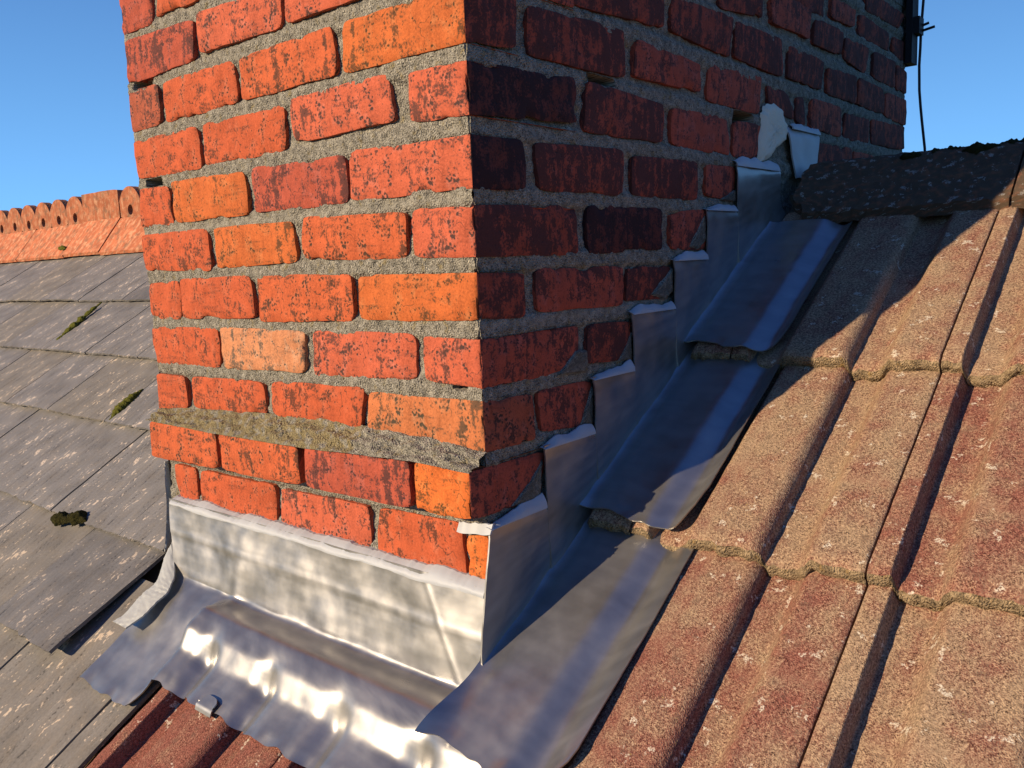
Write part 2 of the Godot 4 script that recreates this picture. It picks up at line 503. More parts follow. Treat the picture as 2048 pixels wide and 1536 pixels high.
# ---------------------------------------------------------------- chimney
func spaced(w: float, cell: float) -> PackedFloat32Array:
	var e := minf(0.2, 0.0045 / w)
	var n := maxi(3, int(round(w / cell)))
	var r := PackedFloat32Array([0.0])
	for k in n + 1:
		r.append(lerpf(e, 1.0 - e, float(k) / n))
	r.append(1.0)
	return r

# one weathered face of a brick; q = top left, top right, bottom right, bottom left; corner +1 or -1: the right or left edge is the stack's arris, turning to n2
func brick_face(b: Buf, q: Array, n: Vector3, off: Vector3, sides: int, corner := 0, n2 := Vector3.ZERO, cell := 0.016) -> void:
	var w: float = (q[1] - q[0]).length()
	var h: float = (q[0] - q[3]).length()
	var us := spaced(w, cell)
	var vs := spaced(h, cell)
	var right: Vector3 = (q[1] - q[0]).normalized()
	var shift := Vector2(rng.randf(), rng.randf())
	var p := PackedVector3Array()
	var uv := PackedVector2Array()
	for j in vs.size():
		for i in us.size():
			var u := us[i]
			var v := vs[j]
			var o: Vector3 = q[3].lerp(q[2], u).lerp(q[0].lerp(q[1], u), v)
			var at_u := -1.0 if i == 0 else (1.0 if i == us.size() - 1 else 0.0)
			var at_v := -1.0 if j == 0 else (1.0 if j == vs.size() - 1 else 0.0)
			var chip := maxf(0.0, noise.get_noise_3dv(o * 21.0) - 0.42) * 0.8
			var arris := corner != 0 and at_u == corner
			var near := maxf(0.0, 1.0 - (1.0 - u if corner > 0 else u) * w / 0.02) if corner != 0 else 0.0
			var d := noise.get_noise_3dv(o * 30.0) * 0.0016
			var back := 0.0
			if at_u != 0.0 or at_v != 0.0:
				back = 0.0022 + chip * 0.016
			elif i == 1 or j == 1 or i == us.size() - 2 or j == vs.size() - 2:
				back = 0.0004 + chip * 0.010
			var move := n * (d - back)
			if corner != 0:
				move += n2 * (d * near - (back if arris else 0.0))
			var du := minf(u, 1.0 - u) * w if corner == 0 else (u if corner > 0 else 1.0 - u) * w
			var dv := minf(v, 1.0 - v) * h
			if at_v != 0.0:
				move -= Vector3.UP * at_v * 0.0032 * pow(maxf(0.0, 1.0 - du / 0.014), 2.0)
			if at_u != 0.0 and not arris:
				move -= right * at_u * 0.0028 * pow(maxf(0.0, 1.0 - dv / 0.014), 2.0)
			if at_v != 0.0:
				move += Vector3.UP * at_v * (rough.get_noise_3dv(o * 9.0 + Vector3(5, 5, 5)) * 0.0024 - chip * 0.016)
			if at_u != 0.0 and not arris:
				move += right * at_u * (rough.get_noise_3dv(o * 9.0 + Vector3(9, 2, 5)) * 0.0024 - chip * 0.010)
			p.append(o + move)
			uv.append(Vector2(u * w, -v * h) + shift)
	sheet(b, p, uv, us.size() - 1, vs.size() - 1, off, sides, false)

func front_quad(a: Array, z: float) -> Array:
	return [Vector3(a[0], a[1], 0) / 1000.0 + Vector3(0, 0, z), Vector3(a[2], a[3], 0) / 1000.0 + Vector3(0, 0, z), Vector3(a[4], a[5], 0) / 1000.0 + Vector3(0, 0, z), Vector3(a[6], a[7], 0) / 1000.0 + Vector3(0, 0, z)]

func side_quad(a: Array) -> Array:
	return [Vector3(0, a[1], a[0]) / 1000.0, Vector3(0, a[3], a[2]) / 1000.0, Vector3(0, a[5], a[4]) / 1000.0, Vector3(0, a[7], a[6]) / 1000.0]

func lay_front(stack: Node3D, a: Array, z: float, tone: String, cell := 0.016) -> void:
	var b := Buf.new()
	brick_face(b, front_quad(a, z + rng.randf_range(-0.0015, 0.0015)), Vector3.BACK, Vector3(0, 0, -0.1), 15, 0, Vector3.ZERO, cell)
	part(stack, "brick", done([b]), mats["brick_" + tone])

func lay_side(stack: Node3D, a: Array, tone: String, cell := 0.016) -> void:
	var b := Buf.new()
	var q := side_quad(a)
	var x := Vector3(rng.randf_range(-0.0015, 0.0015), 0, 0)
	for k in 4:
		q[k] += x
	brick_face(b, q, Vector3.RIGHT, Vector3(-0.1, 0, 0), 15, 0, Vector3.ZERO, cell)
	part(stack, "brick", done([b]), mats["brick_" + tone])

func lay_corner(stack: Node3D, f: Array, s: Array, z: float, tone: String, side_tone: String, cell := 0.016) -> void:
	var b := Buf.new()
	brick_face(b, front_quad(f, z), Vector3.BACK, Vector3(0, 0, (s[2] / 1000.0 - z) + 0.004), 7, 1, Vector3.RIGHT, cell)
	var c := Buf.new()
	brick_face(c, side_quad(s), Vector3.RIGHT, Vector3(-0.09, 0, 0), 8, -1, Vector3.BACK, cell)
	part(stack, "brick", done([b, c]), [mats["brick_" + tone], mats["brick_" + side_tone]])

func joint_depth(x: float, y: float, holes: Array) -> float:
	var row := absf(fposmod(y + 0.001 + 0.039, 0.078) - 0.039)           # 0 in the middle of a course
	var d := 0.0032 + 0.0055 * (1.0 - step(0.022, 0.031, row))
	d += noise.get_noise_2d(x * 90.0, y * 90.0) * 0.0016 + rough.get_noise_2d(x * 12.0, y * 14.0) * 0.0036
	for h: Array in holes:
		if x > h[0] and x < h[1] and y > h[2] and y < h[3]:
			d += 0.05
	return maxf(d, 0.0004)

func build_chimney() -> void:
	var stack := thing("chimney", "weathered red brick chimney stack with rough grey mortar rising through the roof", "chimney", Vector3(-0.39, -0.93, -0.86))
	# core and mortar
	var b := Buf.new()
	box(b, Vector3(-0.72, -1.5, -1.67), Vector3(-0.065, 0.62, -0.065))
	part(stack, "core", done([b]), mats.mortar)
	b = Buf.new()
	var front_holes := [[-0.752, -0.695, -0.119, -0.110], [-0.745, -0.695, -0.279, -0.270], [-0.049, -0.028, -0.58, -0.545]]
	grid(b, func(u: float, v: float) -> Vector3:
		var x := lerpf(-0.772, -0.0025, u)
		var y := lerpf(-0.86, 0.10, v)
		return Vector3(x, y, -joint_depth(x, y, front_holes)), 220, 290, 0.77, 0.96)
	var side_holes := [[-0.31, -0.245, -0.196, -0.187], [-0.765, -0.69, -0.205, -0.186]]
	grid(b, func(u: float, v: float) -> Vector3:
		var z := lerpf(-0.0025, -1.722, u)
		var y := lerpf(-0.80, 0.18, v)
		return Vector3(-joint_depth(z, y, side_holes), y, z), 380, 260, 1.72, 0.98)
	# out of sight above, and the two far sides
	grid(b, func(u: float, v: float) -> Vector3: return Vector3(lerpf(-0.772, -0.006, u), lerpf(0.10, 0.6, v), -0.006), 4, 4, 0.77, 0.5)
	grid(b, func(u: float, v: float) -> Vector3: return Vector3(-0.006, lerpf(0.18, 0.6, v), lerpf(-0.006, -1.722, u)), 4, 4, 1.72, 0.4)
	grid(b, func(u: float, v: float) -> Vector3: return Vector3(-0.775, lerpf(-1.2, 0.6, v), lerpf(-1.722, -0.006, u)), 4, 4, 1.72, 1.8)
	grid(b, func(u: float, v: float) -> Vector3: return Vector3(lerpf(-0.006, -0.775, u), lerpf(-1.2, 0.6, v), -1.722), 4, 4, 0.77, 1.8)
	grid(b, func(u: float, v: float) -> Vector3: return Vector3(lerpf(-0.775, -0.006, u), 0.6, lerpf(-0.006, -1.722, v)), 4, 4, 0.77, 1.72)
	part(stack, "mortar", done([b]), mats.mortar)
	# bricks measured course by course
	for r: int in FRONT_BRICKS:
		var row: Array = FRONT_BRICKS[r]
		for k in row.size():
			var a: Array = row[k].duplicate()
			if r == 10:
				a[5] -= 30
				a[7] -= 30
				if k == 3:
					a[2] = -46
					a[4] = -40
			var tone: String = FRONT_TONES[r][k]
			if k == 3 and r >= 2 and r <= 9:
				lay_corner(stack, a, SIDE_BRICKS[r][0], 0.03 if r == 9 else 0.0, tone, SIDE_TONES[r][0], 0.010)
			else:
				lay_front(stack, a, 0.028 if r == 9 else 0.0, tone, 0.010)
	lay_front(stack, [-38, -763, 2, -758, 3, -840, -34, -838], 0.002, "b", 0.008)
	for r: int in SIDE_BRICKS:
		var row: Array = SIDE_BRICKS[r]
		for k in row.size():
			if not (k == 0 and r >= 2):
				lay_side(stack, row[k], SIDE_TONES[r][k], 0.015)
	# courses above the picture's edge, in the same bond
	for r in range(-6, 2):
		var odd := posmod(r, 2) == 1
		var yt := -r * 78 + 30 - 3
		var yb := -r * 78 - 31 - 3
		var fx := [[-102, 0], [-328, -113], [-553, -338], [-775, -563]] if odd else [[-215, 0], [-440, -225], [-665, -450], [-775, -675]]
		var sz := [[0, -215], [-225, -440], [-450, -665], [-675, -890], [-900, -1115], [-1125, -1340], [-1350, -1565], [-1575, -1725]] if odd else [[0, -102], [-113, -328], [-338, -553], [-563, -778], [-788, -1003], [-1013, -1228], [-1238, -1453], [-1463, -1725]]
		var have := -9999.0
		if FRONT_BRICKS.has(r):
			for a: Array in FRONT_BRICKS[r]:
				have = maxf(have, a[2])
		for k in range(1, 4):
			if fx[k][0] > have - 20:
				lay_front(stack, [fx[k][0], yt, fx[k][1], yt, fx[k][1], yb, fx[k][0], yb], 0.0, "rop"[k - 1], 0.03)
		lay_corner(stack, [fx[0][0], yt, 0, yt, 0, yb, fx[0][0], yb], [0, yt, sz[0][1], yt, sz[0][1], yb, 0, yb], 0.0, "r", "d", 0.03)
		var first := -9999.0
		if SIDE_BRICKS.has(r):
			first = SIDE_BRICKS[r][0][0]
		for k in range(1, 8):
			if sz[k][1] > first - 20 or first < -9000:
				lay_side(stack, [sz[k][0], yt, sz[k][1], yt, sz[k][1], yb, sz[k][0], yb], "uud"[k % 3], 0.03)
	# sloped mortar fillet over the projecting course
	b = Buf.new()
	var tops := [Vector2(-0.775, -0.672), Vector2(-0.55, -0.674), Vector2(-0.32, -0.672), Vector2(-0.10, -0.664), Vector2(0.0, -0.667)]
	var highs := [Vector2(-0.775, -0.663), Vector2(-0.55, -0.652), Vector2(-0.32, -0.644), Vector2(-0.10, -0.648), Vector2(0.0, -0.658)]
	var fillet := func(u: float, v: float, x0: float, x1: float) -> Vector3:
		var x := lerpf(x0, x1, u)
		var lo := along(tops, x)
		var hi := along(highs, x)
		var y := lerpf(lo - 0.005, hi + 0.004, v)
		var z := lerpf(0.0325, -0.002, pow(v, 1.15))
		var lump := rough.get_noise_2d(x * 16.0, v * 3.0) * 0.009 + noise.get_noise_2d(x * 120.0, v * 14.0) * 0.0022
		lump *= 0.35 + 0.65 * sin(PI * clampf(v, 0.0, 1.0))
		return Vector3(x, y + lump * 0.6, z + lump)
	grid(b, func(u: float, v: float) -> Vector3: return fillet.call(u, v, -0.764, -0.215), 140, 16, 0.55, 0.05)
	part(stack, "mortar_fillet", done([b]), mats.mortar_mossy, "mossy mortar fillet over the projecting brick course")
	b = Buf.new()
	grid(b, func(u: float, v: float) -> Vector3: return fillet.call(u, v, -0.215, 0.002), 56, 16, 0.22, 0.05)
	part(stack, "mortar_fillet", done([b]), mats.mortar, "bare grey mortar fillet at the corner of the projecting course")
	# lime patch, and smears left by an older flashing
	patch(stack, "lime_patch", [[-269, -790], [-247, -786], [-184, -799], [-166, -812], [-157, -846], [-159, -882], [-186, -912], [-201, -919], [-225, -902], [-242, -854], [-260, -829]], 0.006, mats.lime_mortar)
	for s: Array in [[[-363, -570], [-420, -508], [-424, -542], [-408, -573]], [[-450, -458], [-489, -388], [-499, -433], [-485, -459]], [[-537, -332], [-580, -293], [-581, -330]], [[-604, -228], [-655, -196], [-660, -224]], [[-683, -110], [-706, -82], [-732, -41], [-736, -70], [-738, -103]], [[-551, -189], [-582, -143], [-585, -217], [-554, -219]], [[-322, -684], [-341, -626], [-343, -684]]]:
		patch(stack, "mortar_smear", s, 0.003, mats.mortar)

func along(pts: Array, x: float) -> float:
	for k in pts.size() - 1:
		if x <= pts[k + 1].x:
			return lerpf(pts[k].y, pts[k + 1].y, clampf((x - pts[k].x) / (pts[k + 1].x - pts[k].x), 0.0, 1.0))
	return pts[pts.size() - 1].y

# a lump of mortar on the stack's right side; pts are y, z in millimetres
func patch(stack: Node3D, called: String, pts: Array, thick: float, m: Material) -> void:
	var c := Vector2.ZERO
	for q: Array in pts:
		c += Vector2(q[0], q[1])
	c /= pts.size()
	var ring := []
	for k in pts.size():
		var a := Vector2(pts[k][0], pts[k][1])
		var e := Vector2(pts[(k + 1) % pts.size()][0], pts[(k + 1) % pts.size()][1])
		for s in 5:
			ring.append(a.lerp(e, s / 5.0))
	if (ring[0] - c).cross(ring[3] - c) > 0.0:
		ring.reverse()
	var b := Buf.new()
	var nu := ring.size()
	grid(b, func(u: float, v: float) -> Vector3:
		var q: Vector2 = ring[int(round(u * nu)) % nu]
		var rad := minf(v * 1.12, 1.0)
		var wob := 1.0 + rough.get_noise_2d(q.x * 0.3, q.y * 0.3) * 0.10
		var at := (c + (q - c) * (1.0 - rad) * wob) / 1000.0
		var x := thick * (step(0.0, 0.16, v) + 0.25 * noise.get_noise_2d(at.x * 150.0, at.y * 150.0)) - 0.004 * (1.0 - step(0.0, 0.1, v))
		return Vector3(x, at.x, at.y), nu, 8, 0.2, 0.05)
	part(stack, called, done([b]), m)

# ---------------------------------------------------------------- roofs
func tile(parent: Node3D, x0: float, x1: float, s0: float, s1: float, base: float, m: Material) -> void:
	var b := Buf.new()
	# closer points where the face drops and rises
	var xs := PackedFloat32Array()
	var x := x0 + 0.0013
	while x < x1 - 0.002:
		xs.append(x)
		var q := fposmod(x - (TILE_LEFT + 0.025), COVER / 2.0)
		x += 0.0013 if q > COVER / 2.0 - 0.004 or q < 0.0085 else (0.004 if q > 0.036 and q < 0.066 else 0.0075)
	xs.append(x1 - 0.0013)
	var nu := xs.size() - 1
	var nv := maxi(4, int((s1 - s0) / 0.010))
	var lift := rng.randf_range(-0.0012, 0.0012)
	var skew := rng.randf_range(-0.002, 0.002)
	var shift := Vector2(rng.randf(), rng.randf())
	var whole := s0 == base
	var p := PackedVector3Array()
	var uv := PackedVector2Array()
	for jj in nv + 1:
		var v := float(jj) / nv
		if whole:
			v = pow(v, 1.25)
		var run := 0.0
		for ii in nu + 1:
			var xx := xs[ii]
			if ii > 0:
				run += Vector2(xx - xs[ii - 1], roll(xx) - roll(xs[ii - 1])).length()
			var s := lerpf(s0, s1, v)
			var off := 0.022 * (1.0 - (s - base) / GAUGE) + roll(xx) + lift + skew * (float(ii) / nu - 0.5)
			off += noise.get_noise_2d(xx * 40.0, s * 40.0) * 0.0009 + rough.get_noise_2d(xx * 150.0, s * 150.0) * 0.0006
			if ii == 0 or ii == nu:
				off -= 0.002
			if whole:
				var k := 1.0 - minf(1.0, v * (s1 - s0) / 0.016)
				off -= k * k * (0.003 + 0.006 * absf(rough.get_noise_2d(xx * 55.0, base * 70.0)))
				s += k * rough.get_noise_2d(xx * 60.0, base * 50.0 + 7.0) * 0.0046
			p.append(roof(xx, s, off))
			uv.append(Vector2(run, -v * (s1 - s0)) + shift)
	sheet(b, p, uv, nu, nv, Vector3(0, -COS, -SIN) * 0.019, 14, false)
	var rim := Buf.new()
	var rp := PackedVector3Array()
	var ruv := PackedVector2Array()
	for jj in 6:
		var v := jj / 5.0
		for ii in nu + 1:
			var out := 0.0
			if whole and jj < 5:
				out = 0.0016 + 0.0042 * rough.get_noise_2d(p[ii].x * 70.0 + base * 31.0, v * 3.0 + base * 9.0) + 0.002 * sin(PI * v)
			rp.append(p[ii] + Vector3(0, -COS, -SIN) * 0.019 * (1.0 - v) + Vector3(0, -SIN, COS) * out)
			ruv.append(uv[ii] + Vector2(0, (1.0 - v) * 0.019))
	sheet(rim, rp, ruv, nu, 5)
	part(parent, "tile", done([b, rim]), [m, mats.tile_edge])

func build_tiles() -> void:
	var r := thing("concrete_tile_roof", "roof slope of weathered red-brown interlocking concrete tiles beside the chimney", "roof", roof(0.4, 0.2, 0))
	for c in range(-2, 3):
		var s0 := COURSE0 + c * GAUGE
		var s1 := s0 + GAUGE + 0.02
		if c == 2:
			s1 = s0 + 0.44
		for k in range(-2, 4):
			var x0 := TILE_LEFT + k * COVER
			var x1 := x0 + COVER
			var red := c < 0 or (c == 0 and k < 1)
			var m: Material = mats.tile_worn
			if c < 0:
				m = mats.tile_deep
			elif c == 0 and k < 1:
				m = mats.tile_red
			elif (k + c * 2) % 3 == 0:
				m = mats.tile_red
			if x1 < 0.05:
				if c < 0:
					tile(r, x0, x1, s0, s1, s0, m)
				elif c == 0:
					tile(r, x0, x1, s0, -0.076, s0, m)
			elif x0 < 0.0:
				if c < 0:
					tile(r, x0, x1, s0, s1, s0, m)
				elif c == 0:
					tile(r, x0, x1, s0, -0.076, s0, m)
					tile(r, 0.012, x1, -0.076, s1, s0, m)
				else:
					tile(r, 0.004, x1, s0, s1, s0, m)
			else:
				tile(r, x0, x1, s0, s1, s0, m)

func slate(parent: Node3D, x0: float, x1: float, s0: float, s1: float, m: Material, lift := 0.0) -> void:
	var b := Buf.new()
	var sk := rng.randf_range(-0.003, 0.003)
	var up := rng.randf_range(0.0, 0.0025)
	var bow := rng.randf_range(-0.002, 0.003)
	var shift := Vector2(rng.randf(), rng.randf())
	grid(b, func(u: float, v: float) -> Vector3:
		var x := lerpf(x0 + 0.002, x1 - 0.002, u)
		var s := lerpf(s0, s1, v)
		var off := lerpf(0.014, -0.003, v) + up + bow * sin(u * PI) * (1.0 - v) + lift * (1.0 - v) * (0.4 + 0.6 * u)
		if v == 0.0:
			s += rough.get_noise_2d(x * 45.0, s0 * 40.0) * 0.005 + sk * (u - 0.5)
			off -= 0.0015
		if u == 0.0 or u == 1.0:
			x += rough.get_noise_2d(s * 30.0, x0 * 40.0) * 0.0016
			off -= 0.001
		return roof(x, s, off + noise.get_noise_2d(x * 20.0, s * 12.0) * 0.0007), 16, 10, x1 - x0, s1 - s0, Vector3(0, -COS, -SIN) * 0.0065, 15, false, shift)
	part(parent, "slate", done([b]), m)

func build_slates() -> void:
	var r := thing("slate_roof", "roof slope of old grey slates with pale lichen, left of the chimney", "roof", roof(-2.2, 0.3, 0))
	# lower edge of each course up the slope, and the joints of each course from the stack outwards
	var rows := [
		[0.770, [-0.80, -1.22, -1.55, -1.89, -2.22, -2.555, -2.895, -3.245, -3.58, -3.975]],
		[0.497, [-0.80, -1.02, -1.345, -1.68, -2.010, -2.35, -2.665, -2.99, -3.32]],
		[0.257, [-0.80, -1.15, -1.476, -1.825, -2.12, -2.45, -2.78]],
		[-0.006, [-0.795, -0.965, -1.282, -1.602, -1.913, -2.23]],
		[-0.242, [-0.800, -1.087, -1.405, -1.72]],
		[-0.490, [-0.546, -0.607, -0.93, -1.245, -1.56]],
		[-0.738, [-0.546, -0.77, -1.09, -1.40]],
		[-0.986, [-0.546, -0.607, -0.93, -1.245]]]
	var names := ["slate", "slate", "slate_brown", "slate_blue"]
	for q: Array in rows:
		var js: Array = q[1]
		while js[js.size() - 1] > -5.2:
			js.append(js[js.size() - 1] - rng.randf_range(0.30, 0.335))
		var top: float = q[0] + (0.345 if q[0] > 0.7 else 0.285)
		for k in js.size() - 1:
			var m: Material = mats[names[rng.randi() % 4]]
			var lift := 0.0
			if q[0] == -0.242 and k == 0:
				m = mats.slate_blue
				lift = 0.020
			elif q[0] == -0.490 and k < 2:
				m = mats.slate_brown
				if k == 0:
					slate(r, js[1], js[0], -0.49, -0.19, m)
					continue
			slate(r, js[k + 1], js[k], q[0], top if q[0] != -0.490 else -0.06, m, lift)

# cushion of moss along a line on the roof
func moss(parent: Node3D, called: String, a: Vector3, e: Vector3, width: float, high: float, m: Material, sd: float) -> MeshInstance3D:
	var b := Buf.new()
	var d := (e - a)
	var up := Vector3(0, COS, SIN)
	var side := d.cross(up).normalized()
	grid(b, func(u: float, v: float) -> Vector3:
		var t := PI * v
		var fat := sin(clampf(u, 0.0, 1.0) * PI)
		fat = pow(maxf(fat, 0.0), 0.7) * (0.75 + 0.6 * rough.get_noise_2d(u * d.length() * 30.0, sd))
		var lump := 1.0 + 0.16 * noise.get_noise_3d(u * d.length() * 150.0, v * 9.0, sd * 7.0) + 0.10 * noise.get_noise_3d(u * d.length() * 420.0, v * 26.0, sd)
		return a + d * u + (side * -cos(t) * width * 0.5 + up * sin(t) * high) * fat * lump, 48, 14, d.length(), width * 2.0)
	return part(parent, called, done([b]), m)

func build_ridges() -> void:
	# terracotta ridge over the slates
	var r := thing("terracotta_ridge", "orange terracotta ridge with rounded pierced crest above the slates", "ridge", Vector3(-3.2, -0.2, CREST))
	var x := -2.41
	var kinds := [0, 1, 0, 0, 0]
	for k in kinds.size():
		var long: float = 0.351 if kinds[k] == 1 else 0.528
		var x1 := x - 0.003
		var x0 := x - long + 0.003
		var lift := 0.006 if kinds[k] == 1 else rng.randf_range(-0.002, 0.003)
		var b := Buf.new()
		var foot := Vector3(0, -0.320 + lift, -0.903)
		var head := Vector3(0, -0.178 + lift, CREST + 0.017)
		for sg: float in [1.0, -1.0]:
			grid(b, func(u: float, v: float) -> Vector3:
				var q := foot.lerp(head, v)
				return Vector3((lerpf(x0, x1, u) if sg > 0 else lerpf(x1, x0, u)) + noise.get_noise_2d(v * 20.0, x0 * 9.0) * 0.0012, q.y + noise.get_noise_2d(u * 30.0 + x0 * 50.0, v * 20.0) * 0.0014, CREST + (q.z - CREST) * sg), 14, 8, long, 0.20, Vector3(0, -0.012, -0.006 * sg), 15, true, Vector2(x0 * 0.7, k * 0.31))
		var o := part(r, "ridge_tile", done([b]), mats.terracotta, "plain ridge tile with a flat block in place of lobes" if kinds[k] == 1 else "")
		var c := Buf.new()
		var cell := long / 3.0
		if kinds[k] == 1:
			grid(c, func(u: float, v: float) -> Vector3:
				return Vector3(lerpf(x0 + 0.002, x1 - 0.002, u), lerpf(-0.180 + lift, -0.052 - 0.006 * smoothstep(0.8, 1.0, u) + 0.002 * rough.get_noise_2d(u * 9.0, 2.0), v), CREST + 0.017), 12, 6, long, 0.12, Vector3(0, 0, -0.034), 15, true, Vector2(0.2, 0.6))
		else:
			for q in 3:
				lobe(c, Vector3(x0 + cell * (q + 0.5), -0.149 + lift, CREST), cell / 2.0)
		var cr := part(o, "crest", done([c]), mats.terracotta_stained)
		cr.position = Vector3.ZERO
		x -= long
	# dark concrete ridge over the tiles
	var g := thing("concrete_ridge", "dark lichen-spotted concrete ridge with moss on top, butting against the chimney", "ridge", Vector3(0.3, -0.3, APEX))
	for k in 2:
		var x0: float = [0.048, 0.402][k]
		var x1: float = [0.398, 0.88][k]
		var b := Buf.new()
		var raise := 0.002 * k
		grid(b, func(u: float, v: float) -> Vector3:
			var t := absf(v - 0.5) * 2.0                       # 1 at the lower edges, 0 on top
			var flat := clampf((t - 0.22) / 0.78, 0.0, 1.0)
			var y := lerpf(-0.272, -0.364, flat) + 0.010 * (1.0 - minf(1.0, t / 0.22)) ** 0.5 * 1.0 + raise
			var z := lerpf(0.034, 0.155, flat) * (1.0 if t > 0.22 else t / 0.22)
			var xx := lerpf(x0, x1, u)
			if k == 0:
				xx += (1.0 - u) * (0.018 * smoothstep(0.55, 1.0, t) - 0.018 * smoothstep(0.9, 0.5, absf(t - 0.5) * 2.0) + 0.010 * rough.get_noise_2d(v * 60.0, 3.0)) * smoothstep(0.25, 0.0, u)
			var w := rough.get_noise_2d(xx * 25.0, v * 14.0 + k * 9.0) * 0.0024 + noise.get_noise_2d(xx * 90.0, v * 60.0) * 0.0012
			y += w
			if t > 0.97:
				y += rough.get_noise_2d(xx * 28.0, v * 5.0) * 0.004
			return Vector3(xx, y, APEX + (z + w * 0.6) * (1.0 if v < 0.5 else -1.0)), 60, 44, x1 - x0, 0.36, Vector3(0, -0.020, 0), 15, true, Vector2(k * 0.37, 0.2))
		part(g, "ridge_tile", done([b]), mats.ridge_concrete)
	for q: Array in [[0.20, 0.24, -0.940, 0.030], [0.235, 0.33, -0.955, 0.036], [0.30, 0.37, -0.942, 0.032], [0.345, 0.44, -0.958, 0.044], [0.40, 0.49, -0.945, 0.040], [0.45, 0.60, -0.958, 0.05], [0.11, 0.19, -0.962, 0.02], [0.055, 0.12, -0.958, 0.014]]:
		moss(g, "moss_cushion", Vector3(q[0], -0.2735, q[2]), Vector3(q[1], -0.2735, q[2] - 0.006), q[3] * 1.1, q[3] * 0.42, mats.moss_dark, q[0] * 40.0)

# one pierced lobe of the crest round its hole
func lobe(b: Buf, c: Vector3, half: float) -> void:
	var n := 36
	var inner := PackedVector2Array()
	var outer := PackedVector2Array()
	for k in n + 1:
		var t := TAU * k / n + PI / 4.0
		var d := Vector2(cos(t), sin(t))
		var r := 0.096
		r = minf(r, half / maxf(absf(d.x), 0.0001))
		if d.y < 0.0:
			r = minf(r, 0.032 / maxf(-d.y, 0.0001))
		inner.append(d * 0.0215)
		outer.append(d * maxf(r, 0.0232))
	for sg: float in [1.0, -1.0]:
		var p := PackedVector3Array()
		var uv := PackedVector2Array()
		for k in n + 1:
			var q := k if sg > 0 else n - k
			for e: Vector2 in [outer[q], inner[q]]:
				p.append(c + Vector3(e.x, e.y, 0.016 * sg))
				uv.append(Vector2(c.x + e.x, e.y))
		sheet(b, p, uv, 1, n)
	for w in 2:
		var ring := outer if w == 0 else inner
		var p := PackedVector3Array()
		var uv := PackedVector2Array()
		for k in n + 1:
			var e := ring[k]
			for z: float in ([-0.016, 0.016] if w == 0 else [0.016, -0.016]):
				p.append(c + Vector3(e.x, e.y, z))
				uv.append(Vector2(k * 0.01, z))
		sheet(b, p, uv, 1, n)

# ---------------------------------------------------------------- lead
const STEPS := [[0.006, -0.105, -0.742], [-0.105, -0.220, -0.666], [-0.220, -0.326, -0.592], [-0.326, -0.452, -0.510], [-0.452, -0.565, -0.436], [-0.565, -0.680, -0.356], [-0.680, -0.866, -0.278]]

func dent(a: float, b: float, sd: float) -> float:
	return noise.get_noise_3d(a * 13.0, b * 13.0, sd) * 0.0022 + noise.get_noise_3d(a * 34.0, b * 34.0, sd + 9.0) * 0.0007

